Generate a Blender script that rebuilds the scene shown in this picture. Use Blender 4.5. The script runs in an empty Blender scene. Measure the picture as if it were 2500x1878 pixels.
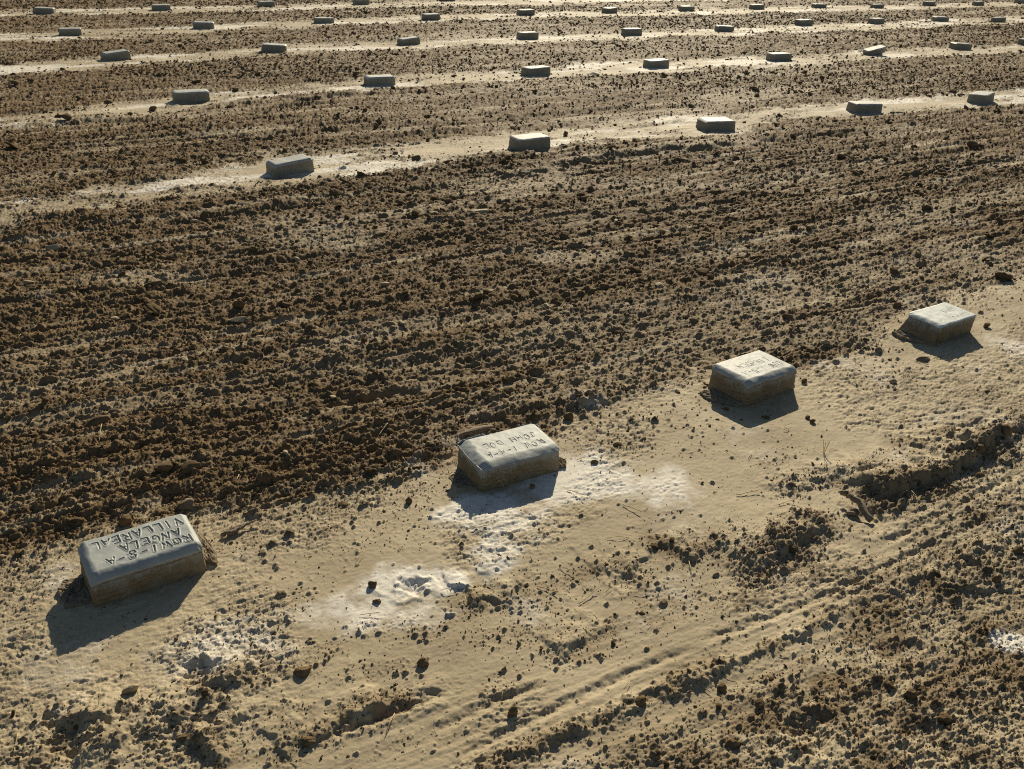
import bpy, math, random
import numpy as np
from mathutils import Matrix, Vector

sc = bpy.context.scene
COL = sc.collection
rnd = random.Random(7)

# ------------------------------------------------------------------ camera
CAM_H = 1.75
FPX = 2247.07                                   # focal length in pixels of a 2500 px wide frame
CR = np.array([0.99957638, 0.01317708, 0.02595039])
CU = np.array([-0.02910426, 0.45256243, 0.89125765])
CF = np.array([0.0, 0.89163536, -0.45275422])
cam_d = bpy.data.cameras.new('camera')
cam = bpy.data.objects.new('camera', cam_d)
COL.objects.link(cam)
m = Matrix(((CR[0], CU[0], -CF[0], 0), (CR[1], CU[1], -CF[1], 0), (CR[2], CU[2], -CF[2], CAM_H), (0, 0, 0, 1)))
cam.matrix_world = m
cam_d.sensor_width = 36
cam_d.lens = 36 * FPX / 2500
cam_d.clip_start = 0.05
cam_d.clip_end = 2000
cam_d.dof.use_dof = True
cam_d.dof.focus_distance = 3.8
cam_d.dof.aperture_fstop = 12
sc.camera = cam

# ------------------------------------------------------------------ light
SUN_EL, SUN_AZ = math.radians(26.0), math.radians(7.8)     # azimuth measured from +y towards +x
w = bpy.data.worlds.new('World')
sc.world = w
w.use_nodes = True
nt = w.node_tree
sky = nt.nodes.new('ShaderNodeTexSky')
sky.sky_type = 'NISHITA'
sky.sun_disc = False
sky.sun_elevation = SUN_EL
sky.sun_rotation = SUN_AZ
sky.air_density = 1.0
sky.dust_density = 0.6
tint = nt.nodes.new('ShaderNodeMix')
tint.data_type = 'RGBA'
tint.blend_type = 'MULTIPLY'
tint.inputs[0].default_value = 1.0
tint.inputs[7].default_value = (1.0, 1.0, 0.97, 1)
nt.links.new(sky.outputs[0], tint.inputs[6])
nt.links.new(tint.outputs[2], nt.nodes['Background'].inputs[0])
nt.nodes['Background'].inputs[1].default_value = 0.05
sd = bpy.data.lights.new('sun', 'SUN')
sd.energy = 5.0
sd.angle = math.radians(0.53)
sd.color = (1.0, 0.885, 0.66)
sun = bpy.data.objects.new('sun', sd)
COL.objects.link(sun)
sdir = Vector((math.sin(SUN_AZ) * math.cos(SUN_EL), math.cos(SUN_AZ) * math.cos(SUN_EL), math.sin(SUN_EL)))
sun.rotation_euler = sdir.to_track_quat('Z', 'Y').to_euler()
sun.location = (0, 10, 8)
sc.view_settings.view_transform = 'Standard'
sc.view_settings.look = 'None'
sc.view_settings.exposure = 0.22
sc.cycles.use_denoising = False
sc.cycles.filter_width = 1.05
sc.view_settings.gamma = 1.0

# ------------------------------------------------------------------ frames
ROW_A = 0.552
EU = np.array([math.cos(ROW_A), math.sin(ROW_A)])          # along the rows
EV = np.array([-EU[1], EU[0]])                             # across the rows, away from the camera


def at(px, py, z=0.0):
    """point of the level z seen at (px, py) of a 2212 x 1662 view of the photograph"""
    k = 2500 / 2212
    d = CF + CR * (px * k - 1250) / FPX - CU * (py * k - 939) / FPX
    t = (z - CAM_H) / d[2]
    return np.array([d[0] * t, d[1] * t])


def uv(px, py):
    g = at(px, py)
    return float(g @ EU), float(g @ EV)


# ------------------------------------------------------------------ numpy noise
f4 = np.float32


def _h(ix, iy, seed):
    with np.errstate(over='ignore'):
        a = ix.astype(np.uint32) * np.uint32(374761393) + iy.astype(np.uint32) * np.uint32(668265263) + np.uint32((seed * 2246822519) & 0xffffffff)
        a = (a ^ (a >> np.uint32(13))) * np.uint32(1274126177)
        a = (a ^ (a >> np.uint32(16))) * np.uint32(2246822519)
        a = a ^ (a >> np.uint32(15))
    return a


def vnoise(x, y, seed):
    """smooth value noise, -1..1"""
    xf = np.floor(x); yf = np.floor(y)
    fx = (x - xf).astype(f4); fy = (y - yf).astype(f4)
    ix = xf.astype(np.int64); iy = yf.astype(np.int64)
    fx = fx * fx * fx * (fx * (fx * 6 - 15) + 10)
    fy = fy * fy * fy * (fy * (fy * 6 - 15) + 10)
    k = f4(1 / 2147483648.0)
    a = _h(ix, iy, seed) * k; b = _h(ix + 1, iy, seed) * k
    c = _h(ix, iy + 1, seed) * k; d = _h(ix + 1, iy + 1, seed) * k
    t = a + (b - a) * fx
    return (t + (c + (d - c) * fx - t) * fy - 1).astype(f4)


def fbm(x, y, seed, octv=3, gain=0.5):
    s = 0; a = 1.0; n = 0
    for o in range(octv):
        s = s + vnoise(x * (2.03 ** o) + 17.1 * o, y * (2.03 ** o) - 9.7 * o, seed + o) * f4(a)
        n += a; a *= gain
    return s / f4(n)


def domes(x, y, s, p, r0, r1, seed, asp=0.8):
    """rounded lumps scattered one per jittered cell of size s; p = chance of one"""
    wx = vnoise(x / s * 2.3, y / s * 2.3, seed + 31) * f4(.16)
    wy = vnoise(x / s * 2.3 + 40, y / s * 2.3, seed + 32) * f4(.16)
    X = x / s + wx; Y = y / s + wy
    cx = np.floor(X).astype(np.int64); cy = np.floor(Y).astype(np.int64)
    out = np.zeros(x.shape, f4)
    for di in (-1, 0, 1):
        for dj in (-1, 0, 1):
            h = _h(cx + di, cy + dj, seed)
            jx = (h & np.uint32(1023)).astype(f4) / 1023
            jy = ((h >> np.uint32(10)) & np.uint32(1023)).astype(f4) / 1023
            rr = ((h >> np.uint32(20)) & np.uint32(63)).astype(f4) / 63
            pr = ((h >> np.uint32(26)) & np.uint32(63)).astype(f4) / 64
            r = r0 + (r1 - r0) * rr
            dx = (X - (cx + di) - jx).astype(f4); dy = (Y - (cy + dj) - jy).astype(f4)
            d2 = 1 - (dx * dx + dy * dy) / (r * r)
            hh = np.sqrt(np.maximum(d2, 0)) * r * f4(s * asp) * (pr < p)
            out = np.maximum(out, hh)
    return out


def sstep(a, b, x):
    t = np.clip((x - a) / (b - a), 0, 1)
    return t * t * (3 - 2 * t)


# ------------------------------------------------------------------ what lies where on the ground
def line_uv(pts):
    q = sorted(uv(*p) for p in pts)
    return np.array([a for a, b in q]), np.array([b for a, b in q])


STRIPS = [      # (upper edge, lower edge) of the pale strips along the rows of blocks
    (line_uv([(0, 455), (200, 415), (350, 385), (560, 345), (700, 330), (1000, 300), (1500, 245), (1750, 225), (2212, 195)]),
     line_uv([(0, 500), (130, 470), (330, 440), (650, 395), (1000, 345), (1300, 300), (1520, 290), (1700, 262), (2000, 240), (2212, 222)])),
    (line_uv([(0, 255), (250, 225), (700, 180), (1300, 135), (2212, 98)]),
     line_uv([(0, 285), (380, 240), (800, 195), (1300, 165), (2212, 112)])),
    (line_uv([(0, 140), (600, 100), (1500, 65), (2212, 35)]),
     line_uv([(0, 165), (500, 125), (1100, 95), (2212, 52)])),
    (line_uv([(0, 75), (500, 50), (1000, 32), (2212, 5)]),
     line_uv([(0, 95), (500, 68), (1000, 45), (2212, 14)])),
    ((np.array([0.]), np.array([20.15])), (np.array([0.]), np.array([18.9]))),
    ((np.array([0.]), np.array([23.3])), (np.array([0.]), np.array([22.1]))),
]
NEAR_EDGE = line_uv([(0, 1215), (170, 1170), (330, 1120), (430, 1105), (560, 1080), (700, 1040), (850, 1020), (950, 985), (1200, 930),
                     (1350, 880), (1500, 830), (1700, 770), (1850, 730), (1950, 690), (2100, 620), (2212, 585)])


def ell(px, py, rx, ry, amt=1.0):
    """an ellipse on the ground: centre, half extents"""
    c = at(px, py)
    return (c[0], c[1], abs(at(px + rx, py)[0] - c[0]), abs(at(px, py - ry)[1] - c[1]), amt)


SALT = [ell(830, 1310, 190, 75, .85), ell(880, 1270, 130, 60, 1.0), ell(960, 1262, 70, 40, .9), ell(760, 1330, 90, 40, .7), ell(470, 1400, 190, 80, .55),
        ell(620, 1345, 120, 40, .35), ell(1060, 1120, 150, 60, .9), ell(1270, 1035, 190, 55, .9), ell(1420, 1050, 110, 45, .8), ell(1070, 1200, 70, 70, .8),
        ell(905, 1010, 40, 28, .6), ell(150, 1240, 70, 40, .45), ell(2180, 745, 60, 40, .6), ell(2190, 1390, 45, 26, .9), ell(1270, 870, 50, 25, .5),
        ell(1800, 785, 60, 20, .45), ell(1540, 905, 60, 30, .3), ell(1130, 1325, 60, 40, .45), ell(1530, 1160, 120, 70, .3), ell(1640, 1230, 90, 50, .3),
        ell(640, 376, 60, 14, .6), ell(1140, 318, 60, 12, .6), ell(1250, 345, 70, 10, .35), ell(1870, 240, 90, 10, .5), ell(1560, 282, 60, 8, .5), ell(380, 255, 120, 9, .3),
        ell(800, 190, 60, 6, .4), ell(270, 585, 60, 12, .4), ell(690, 522, 70, 10, .35), ell(90, 640, 40, 12, .45), ell(450, 1010, 40, 20, .25), ell(1660, 610, 90, 22, .4),
        ell(2090, 485, 60, 14, .35), ell(1400, 690, 60, 20, .25), ell(1180, 555, 60, 12, .35), ell(1000, 250, 60, 8, .25), ell(360, 920, 80, 20, .3), ell(1820, 560, 60, 14, .3)]
BARE = [ell(1700, 620, 170, 45, .42), ell(2120, 560, 130, 50, .5), ell(300, 600, 180, 22, .4), ell(720, 525, 130, 18, .45), ell(1250, 560, 120, 22, .35),
        ell(1010, 690, 120, 20, .3), ell(450, 860, 200, 30, .25), ell(1450, 400, 300, 14, .3), ell(2000, 470, 150, 16, .3), ell(560, 1090, 90, 22, .35),
        ell(1000, 960, 120, 22, .3), ell(1350, 840, 120, 20, .35), ell(1900, 700, 100, 25, .35)]
BROWN = [ell(1560, 1170, 170, 50, .5), ell(1250, 1250, 200, 40, .5), ell(1010, 1370, 260, 40, .4), ell(700, 1430, 260, 45, .35), ell(1850, 1040, 180, 40, .6), ell(1450, 1290, 200, 30, .35),
         ell(450, 1560, 260, 60, .45), ell(100, 1620, 160, 60, .4), ell(2060, 960, 160, 50, .7), ell(1700, 1260, 200, 30, .35), ell(1330, 1400, 160, 25, .3), ell(760, 1600, 220, 40, .45),
         ell(700, 1080, 200, 35, .5), ell(1300, 950, 100, 30, .4), ell(60, 1250, 90, 40, .4), ell(2180, 860, 90, 30, .4), ell(1900, 1450, 260, 90, .7), ell(2080, 1500, 300, 190, 1.0), ell(1700, 1560, 320, 110, .85), ell(2190, 1180, 120, 120, .7), ell(1400, 1600, 260, 50, .6), ell(2120, 1350, 160, 90, .6), ell(1500, 1600, 300, 70, .5)]
# lines pressed into or piled on the ground: points, kind, half width, height, raggedness
LINES = [
    ([(2230, 905), (2150, 965), (2080, 1005), (1960, 1062), (1890, 1092)], 'step', .055, .034, .9),
    ([(1800, 1130), (1720, 1170), (1660, 1200), (1620, 1232)], 'step', .05, .020, .5),
    ([(2230, 1010), (2050, 1105), (1900, 1180)], 'groove', .012, .007, .5),
    ([(2230, 1075), (2030, 1170), (1870, 1250), (1700, 1325), (1480, 1400)], 'groove', .011, .006, .5),
    ([(2230, 1140), (2030, 1235), (1800, 1330), (1600, 1430), (1400, 1530)], 'ridge', .018, .010, .9),
    ([(2230, 1195), (2120, 1250), (2000, 1300)], 'step', .03, .010, .9),
    ([(2212, 1270), (2100, 1278), (2010, 1268)], 'step', .025, .014, .9),
    ([(1560, 1440), (1380, 1520), (1200, 1600), (1060, 1662)], 'ridge', .02, .012, .9),
    ([(1500, 1400), (1350, 1465), (1150, 1560), (960, 1662)], 'groove', .012, .006, .4),
    ([(1310, 1352), (1250, 1385), (1195, 1415)], 'step', .035, .020, .8),
    ([(850, 1525), (760, 1560), (650, 1610), (600, 1640)], 'step', .035, .022, .9),
    ([(960, 1500), (840, 1545), (700, 1590)], 'groove', .015, .010, .7),
    ([(1180, 1480), (1050, 1530), (930, 1590)], 'groove', .012, .006, .4),
    ([(1180, 1130), (1110, 1118)], 'groove', .006, .003, .3),
    ([(1010, 1310), (1060, 1290), (1120, 1300)], 'step', .04, .018, 1.0),
    ([(1270, 1240), (1330, 1225), (1390, 1240)], 'step', .035, .015, .9),
    ([(1420, 1180), (1480, 1200), (1540, 1180)], 'step', .035, .016, 1.0),
    ([(330, 1570), (420, 1590), (500, 1630)], 'step', .05, .022, .9),
    ([(100, 1590), (180, 1610), (210, 1640)], 'step', .05, .030, .7),
    ([(440, 1480), (520, 1460), (560, 1430)], 'step', .04, .020, .8),
    ([(300, 1530), (400, 1550), (470, 1530)], 'step', .03, .014, .8),
    ([(1900, 1010), (1830, 1035), (1740, 1040), (1690, 1070)], 'step', .04, .016, 1.0),
    ([(2100, 950), (2020, 965), (1940, 960)], 'step', .04, .016, 1.0),
    ([(0, 525), (150, 498), (330, 468), (560, 445), (800, 415), (1000, 392)], 'step', .22, .045, .8),
    ([(1000, 395), (1200, 360), (1330, 335), (1520, 318), (1700, 300), (1950, 275)], 'step', .16, .05, .8),
    ([(900, 478), (1100, 452), (1250, 440)], 'step', .08, .03, .9),
    ([(1950, 380), (2080, 365), (2212, 340)], 'step', .05, .025, .6),
    ([(1600, 370), (1800, 345), (1980, 330)], 'step', .05, .02, .6),
    ([(1000, 775), (1150, 745), (1280, 722)], 'step', .05, .022, .7),
    ([(1010, 750), (1120, 728), (1200, 708)], 'ridge', .02, .014, .6),
    ([(640, 800), (820, 760), (1000, 720)], 'ridge', .03, .012, .8),
    ([(640, 880), (880, 850), (1060, 840)], 'groove', .03, .014, .8),
    ([(1060, 560), (1180, 520), (1300, 500)], 'step', .05, .02, .8),
    ([(0, 280), (200, 262), (420, 262)], 'step', .10, .03, .8),
    ([(480, 232), (760, 205), (1060, 196)], 'step', .12, .035, .8),
    ([(0, 1130), (200, 1090), (420, 1060), (600, 1030)], 'step', .14, .035, .8),
    ([(1000, 905), (1200, 880), (1300, 850)], 'step', .08, .025, .8),
]
LN = []
for pts, kind, hw, hh, rag in LINES:
    P_ = np.array([at(*p) for p in pts])
    LN.append((P_, kind, hw, hh * (.9 if kind != 'step' else (.85 if len(LN) < 2 else .5) if P_[:, 1].mean() < 3.4 else .5), rag))
PITS = [(*at(893, 1272), .030, .014), (*at(150, 1598), .05, .022), (*at(1345, 1262), .03, .007), (*at(430, 1460), .035, .012), (*at(1880, 1120), .05, .010),
        (*at(240, 1560), .035, .010), (*at(1950, 1420), .05, .008), (*at(2010, 1590), .05, .012), (*at(1740, 1580), .05, .014)]


def curved(x, y, c, r):
    return (x - c[0]) ** 2 + (y - c[1]) ** 2 < r * r


def masks(x, y):
    """tilled 0..1, salt 0..1, crumb 0..1"""
    u = x * EU[0] + y * EU[1]; v = x * EV[0] + y * EV[1]
    n1 = fbm(u * 1.3, v * 1.9, 101, 3); n2 = fbm(u * 6, v * 9, 105, 3, .6)
    edge = n1 * f4(.20) + n2 * f4(.15)
    far = np.clip((np.hypot(x, y) - 6) / 10, 0, 1)
    n4 = fbm(u * 22, v * 30, 107, 2, .6)
    stripc = np.zeros(x.shape, f4); stripw = np.zeros(x.shape, f4)
    t = sstep(-.10, .06, v - np.interp(u, *NEAR_EDGE).astype(f4) + edge * .8 + n4 * .07)
    for up, lo in STRIPS:
        a = np.interp(u, *up).astype(f4); b = np.interp(u, *lo).astype(f4)
        e2 = edge * (1 + far * .6)
        e2 = e2 + n4 * .10
        e2 = e2 - .02
        inside = sstep(-.12, .07, a - v + e2) * sstep(-.12, .07, v - b + e2)
        inside = inside * (1 - .55 * sstep(.12, .5, fbm(u * 1.7 + 5, v * 5.5, 195, 3)))
        t = t * (1 - inside * .97)
        stripc = np.maximum(stripc, inside * (.12 + .5 * sstep(.30, .02, np.minimum(a - v, v - b) + n2 * .15)))
        stripw = np.maximum(stripw, inside * sstep(-.1, .35, fbm(u * 1.1, v * 3, 190, 3)))
    bare = np.zeros_like(t); salt = np.zeros_like(t)
    for cx, cy, rx, ry, amt in BARE:
        d = ((x - cx) / rx) ** 2 + ((y - cy) / ry) ** 2
        bare = np.maximum(bare, f4(amt) * sstep(1.3, .1, d + n2 * .5))
    bare = np.maximum(bare, f4(.38) * sstep(.12, .5, fbm(u * .5 + 9, v * 2.8, 140, 3)))
    bare = np.maximum(bare, f4(.55) * sstep(.12, .5, fbm(u * .9, v * 13, 150, 3, .6)))
    t = t * (1 - bare)
    for cx, cy, rx, ry, amt in SALT:
        d = ((x - cx) / rx) ** 2 + ((y - cy) / ry) ** 2
        salt = np.maximum(salt, f4(amt) * sstep(1.5, .0, d + n2 * .7 + n1 * .3))
    salt = np.maximum(salt, sstep(.38, .62, fbm(u * 2.1 + 3, v * 3.3, 160, 3)) * .35)
    salt = np.maximum(salt, stripw * .75)
    fl = fbm(x * 34, y * 34, 170, 3, .7) + .6 * fbm(u * 9, v * 13, 173, 3)
    salt = sstep(.05, .95, salt + fl * .45) * np.minimum(1, salt * 1.3)
    cr = sstep(1.38, 1.12, v + n1 * .22) * sstep(.1, 1.6, u + n1 * .3)
    cr = np.maximum(cr, stripc)
    br = np.zeros(x.shape, f4)
    for cx, cy, rx, ry, amt in BROWN:
        d = ((x - cx) / rx) ** 2 + ((y - cy) / ry) ** 2
        br = np.maximum(br, f4(amt) * sstep(1.5, .1, d + n2 * .9 + n1 * .4))
    br = br * sstep(-.45, .15, fbm(u * 2.2 + v * .6, v * 17, 183, 3, .6))
    cr = np.maximum(cr * sstep(-.75, .1, fbm(u * 1.1 + v * .4, v * 13, 186, 3, .6)), br)
    # crumbs thin out gradually from the tilled soil onto the sand, and over the berm at the right
    near = np.interp(u, *NEAR_EDGE).astype(f4)
    cr = np.maximum(cr, .45 * sstep(-.45, .0, v - near + edge) * (v < near + .1))
    for poly, kind, hw, hh, rag in LN[:2]:
        d = pdist(x, y, poly)[0]
        cr = np.maximum(cr, .9 * sstep(.14, .02, d + n2[...] * .08))
        t = np.maximum(t, .6 * sstep(.09, .0, d + n2 * .08))
    cr = np.maximum(cr, .3 * sstep(.1, .5, fbm(u * 2.5 + 7, v * 3.5, 180, 3)) * (v < near))
    for poly, kind, hw, hh, rag in LN[2:]:
        if kind == 'groove': continue
        m_ = hw * 3 + .1
        k = (x > poly[:, 0].min() - m_) & (x < poly[:, 0].max() + m_) & (y > poly[:, 1].min() - m_) & (y < poly[:, 1].max() + m_)
        if k.any():
            d = pdist(x[k], y[k], poly)[0] + n2[k] * hw
            cr[k] = np.maximum(cr[k], .75 * rag * sstep(hw * 2.6, hw * .3, d))
    return t, salt, cr


def pdist(x, y, P):
    """distance to a polyline, sign (+ on the far side from the camera), position 0..1"""
    best = np.full(x.shape, 1e9, f4); sg = np.zeros(x.shape, f4); tt = np.zeros(x.shape, f4)
    n = len(P) - 1
    for i in range(n):
        a, b = P[i], P[i + 1]; d = b - a; L2 = float(d @ d)
        t = np.clip(((x - a[0]) * d[0] + (y - a[1]) * d[1]) / L2, 0, 1)
        dx = x - a[0] - d[0] * t; dy = y - a[1] - d[1] * t
        q = np.sqrt(dx * dx + dy * dy)
        k = q < best
        best = np.where(k, q, best).astype(f4)
        s = (d[0] * dy - d[1] * dx) * (1 if d[0] > 0 else -1)
        sg = np.where(k, np.sign(s), sg).astype(f4); tt = np.where(k, (i + t) / n, tt).astype(f4)
    return best, sg, tt


def lines_h(x, y):
    out = np.zeros(x.shape, f4)
    for j, (P, kind, hw, hh, rag) in enumerate(LN):
        m_ = hw * 5 + .1
        k = (x > P[:, 0].min() - m_) & (x < P[:, 0].max() + m_) & (y > P[:, 1].min() - m_) & (y < P[:, 1].max() + m_)
        if not k.any():
            continue
        xs, ys = x[k], y[k]
        sc_ = 1.6 / hw
        xs2 = xs + fbm(xs * .5 / hw, ys * .5 / hw, 200 + j, 3) * hw * 1.1 * rag
        ys2 = ys + fbm(xs * .5 / hw + 50, ys * .5 / hw, 220 + j, 3) * hw * 1.1 * rag
        xs2 = xs2 + fbm(xs * 45, ys * 45, 260 + j, 2) * .010 * rag
        ys2 = ys2 + fbm(xs * 45 + 9, ys * 45, 262 + j, 2) * .010 * rag
        d, s, t = pdist(xs2, ys2, P)
        fade = sstep(0, .12, t) * sstep(1, .88, t)
        mod = np.clip(1 + rag * 1.6 * fbm(xs * sc_ * .35, ys * sc_ * .35, 240 + j, 3), 0, 2)
        if kind == 'groove':
            z = -np.exp(-(d / hw) ** 2) * hh + np.exp(-((d - 2 * hw) / hw) ** 2) * hh * .45
        elif kind == 'ridge':
            z = np.exp(-(d / hw) ** 2) * hh
        else:               # a bank that falls towards the camera
            z = np.where(s > 0, np.exp(-(d / (hw * 3.2)) ** 2) * hh, hh * (1 - sstep(0, .8, d / hw)) - hh * .12 * sstep(0, .8, d / hw) * np.exp(-(d / (hw * 2)) ** 2))
        out[k] += (z * fade * mod).astype(f4)
    for cx, cy, r, dep in PITS:
        k = (np.abs(x - cx) < 4 * r) & (np.abs(y - cy) < 4 * r)
        if k.any():
            d = np.hypot(x[k] - cx, y[k] - cy) / r
            a = np.arctan2(y[k] - cy, x[k] - cx)
            d = d * (1 + .25 * np.sin(a * 3 + d * 2) + .12 * np.sin(a * 7)) + fbm(x[k] * 50, y[k] * 50, 270, 3) * .5
            out[k] += (-dep * np.exp(-d ** 2) + dep * .35 * np.exp(-((d - 1.7) / .6) ** 2)).astype(f4)
    return out


BLOCK_POS = []          # (x, y, radius, level): ground is kept flat and low just around a block


def height(x, y, t, salt, cr, fine=True):
    u = x * EU[0] + y * EU[1]; v = x * EV[0] + y * EV[1]
    R = np.hypot(x, y)
    fade = sstep(60, 32, R)
    z = fbm(x * .45, y * .45, 301, 2) * f4(.012) + fbm(u * .9, v * 1.8, 305, 3) * f4(.010)
    # bands along the rows left by the rake
    z = z + t * (fbm(u * .55, v * 5.5, 310, 3) * f4(.024) + fbm(u * 1.3, v * 19, 315, 3) * f4(.012) - np.exp(-(fbm(u * .55 + 3, v * 8, 317, 3) / .05) ** 2) * f4(.012) + f4(.006))
    z = z + lines_h(x, y)
    sand = 1 - t
    if fine:
        # smooth crust with little torn flakes and pits, in patches
        patch = sstep(-.12, .35, fbm(u * 2.6, v * 3.4, 320, 2) + salt * .25 + cr * .35)
        s1 = fbm(u * 26, v * 44, 325, 4, .62); s2 = fbm(u * 70 + v * 20, v * 120, 327, 3, .65)
        z = z + sand * (patch * (sstep(-.08, .08, s1) * f4(.0030) + sstep(-.06, .08, s2) * f4(.0020)) + s2 * f4(.0012) + (.2 + patch) * s1 * f4(.0018)
                        + fbm(u * 9, v * 14, 330, 2) * f4(.002))
        # thin drawn scratches following the wheel tracks
        z = z + sand * sstep(1.7, 1.2, v) * (fbm(u * .8, v * 26 + u * 1.5, 335, 2) * f4(.003) + fbm(u * 1.5, v * 90 + u * 5, 337, 2) * f4(.0013))
        # lumps
        rgh = 1 + .55 * fbm(x * 110, y * 110, 390, 2, .7)
        z = z + t * (fbm(x * 14, y * 14, 340, 3) * f4(.009) + fbm(x * 70, y * 70, 342, 3, .7) * f4(.0045) + fbm(u * 22, v * 48, 344, 3, .65) * f4(.008))
        U = u * .72; Vv = v * 1.12
        big = domes(U, Vv, .062, t * .30 - .01, .12, .42, 350, .75)
        mid = domes(U, Vv, .031, np.clip(t * .62 + cr * .05 - .01, 0, 1), .18, .50, 360, .9)
        z0 = np.maximum(big, mid)
        sm = domes(U * 1.1, Vv, .0155, np.clip(t * .95 + cr * .36 + .012, 0, 1), .2, .52, 370, .95)
        z0 = np.maximum(z0, sm) + sm * f4(.45) * (z0 > sm)
        ti = domes(x, y, .0085, np.clip(t * .95 + cr * .75 + .04, 0, 1), .2, .5, 380, .95)
        z = z + z0 * rgh + ti * f4(.8)
    else:
        z = z + t * fbm(x * 12, y * 12, 340, 3) * f4(.010)
    for bx, by, r, lv in BLOCK_POS:
        k = (np.abs(x - bx) < 2.2 * r) & (np.abs(y - by) < 2.2 * r)
        if k.any():
            d = np.hypot(x[k] - bx, y[k] - by) / r
            g = sstep(2.0, .9, d)
            z[k] = z[k] * (1 - g) + (z[k] * .35 + lv) * g
    return (z * fade).astype(f4)


# ------------------------------------------------------------------ blocks: where they stand
S = 1.75
NEAR = [    # x, y, yaw, of the four near blocks
    (-0.6108 * S, 1.2349 * S, 0.5843), (-0.0031 * S, 1.5926 * S, 0.5188), (0.578 * S, 1.9858 * S, 0.6311), (1.1844 * S, 2.373 * S, 0.5948)]
FAR = [     # (pixel centre of the block) row by row
    [(627, 357), (1145, 306), (1547, 266), (1868, 230), (2120, 210)],
    [(413, 207), (820, 173), (1158, 153), (1418, 136), (1683, 122), (1888, 112), (2075, 99), (2222, 90)],
    [(250, 119), (592, 104), (883, 88), (1140, 76), (1365, 68), (1565, 61), (1736, 49), (1893, 45), (2031, 41), (2157, 42)],
    [(152, 68), (440, 54), (700, 43), (931, 36), (1136, 27), (1317, 22), (1483, 18), (1635, 15), (1769, 13), (1895, 13), (2007, 8), (2113, 7), (2205, 3)],
    [(96, 24), (348, 16), (575, 8), (780, 4), (966, -3)],
]
for x, y, a in NEAR:
    BLOCK_POS.append((x, y, .19, 0.0))
for row in FAR[:2]:
    for p in row:
        g = at(p[0], p[1], .05)
        BLOCK_POS.append((g[0], g[1], .2, 0.0))


# ------------------------------------------------------------------ materials
def mat(name):
    m_ = bpy.data.materials.new(name)
    m_.use_nodes = True
    return m_, m_.node_tree, m_.node_tree.nodes['Principled BSDF']


def N(t, typ, **kw):
    n = t.nodes.new(typ)
    for k, v in kw.items():
        if k in ('inp',):
            for a, b in v.items():
                n.inputs[a].default_value = b
        else:
            setattr(n, k, v)
    return n


def noise(t, scale, detail=4, rough=.6, vec=None, dist=0):
    n = N(t, 'ShaderNodeTexNoise', inp={'Scale': scale, 'Detail': detail, 'Roughness': rough, 'Distortion': dist})
    if vec is not None:
        t.links.new(vec, n.inputs['Vector'])
    return n.outputs['Fac']


def ramp(t, fac, stops):
    r = N(t, 'ShaderNodeValToRGB')
    e = r.color_ramp.elements
    while len(e) < len(stops):
        e.new(.5)
    for q, (p, c) in zip(e, stops):
        q.position = p
        q.color = (*c, 1) if len(c) == 3 else c
    t.links.new(fac, r.inputs[0])
    return r.outputs[0]


def mix(t, fac, a, b, mode='MIX'):
    n = N(t, 'ShaderNodeMix', data_type='RGBA', blend_type=mode)
    for s_, v in ((n.inputs[0], fac), (n.inputs[6], a), (n.inputs[7], b)):
        if isinstance(v, (int, float)):
            s_.default_value = v
        elif isinstance(v, tuple):
            s_.default_value = (*v, 1)
        else:
            t.links.new(v, s_)
    return n.outputs[2]


def bump(t, bs, h, strength, dist):
    b = N(t, 'ShaderNodeBump', inp={'Strength': strength, 'Distance': dist})
    t.links.new(h, b.inputs['Height'])
    t.links.new(b.outputs[0], bs.inputs['Normal'])


SAND_A, SAND_B = (.50, .415, .275), (.33, .265, .165)
SOIL_A, SOIL_B = (.215, .145, .074), (.110, .070, .034)


def ground_material():
    m_, t, bs = mat('field_soil')
    tc = N(t, 'ShaderNodeTexCoord').outputs['Object']
    at_ = lambda n: N(t, 'ShaderNodeAttribute', attribute_name=n).outputs['Fac']
    n1 = noise(t, 1.6, 5, .6, tc); n2 = noise(t, 26, 5, .65, tc); n3 = noise(t, 160, 3, .6, tc)
    sand = mix(t, ramp(t, n1, [(.35, (0, 0, 0)), (.65, (1, 1, 1))]), SAND_B, SAND_A)
    sand = mix(t, ramp(t, n2, [(.45, (0, 0, 0)), (.75, (.55, .55, .55))]), sand, (.30, .235, .15))
    soil = mix(t, ramp(t, n2, [(.3, (0, 0, 0)), (.7, (1, 1, 1))]), SOIL_B, SOIL_A)
    soil = mix(t, ramp(t, n3, [(.52, (0, 0, 0)), (.75, (.5, .5, .5))]), soil, (.33, .245, .145))
    c = mix(t, at_('tilled'), sand, soil)
    lump = mix(t, ramp(t, n2, [(.3, (0, 0, 0)), (.7, (1, 1, 1))]), (.105, .072, .040), (.18, .13, .075))
    c = mix(t, at_('lump'), c, lump)
    sa = N(t, 'ShaderNodeMath', operation='MULTIPLY')
    t.links.new(at_('salt'), sa.inputs[0])
    t.links.new(ramp(t, noise(t, 55, 4, .7, tc), [(.25, (.6, .6, .6)), (.55, (1, 1, 1))]), sa.inputs[1])
    c = mix(t, sa.outputs[0], c, (.74, .70, .62))
    t.links.new(c, bs.inputs['Base Color'])
    sp_ = N(t, 'ShaderNodeMath', operation='MULTIPLY_ADD')
    t.links.new(at_('tilled'), sp_.inputs[0]); sp_.inputs[1].default_value = -.22; sp_.inputs[2].default_value = .3
    t.links.new(sp_.outputs[0], bs.inputs['Specular IOR Level'])
    bs.inputs['Roughness'].default_value = .8
    bump(t, bs, noise(t, 380, 5, .75, tc), .7, .0016)
    return m_


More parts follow.
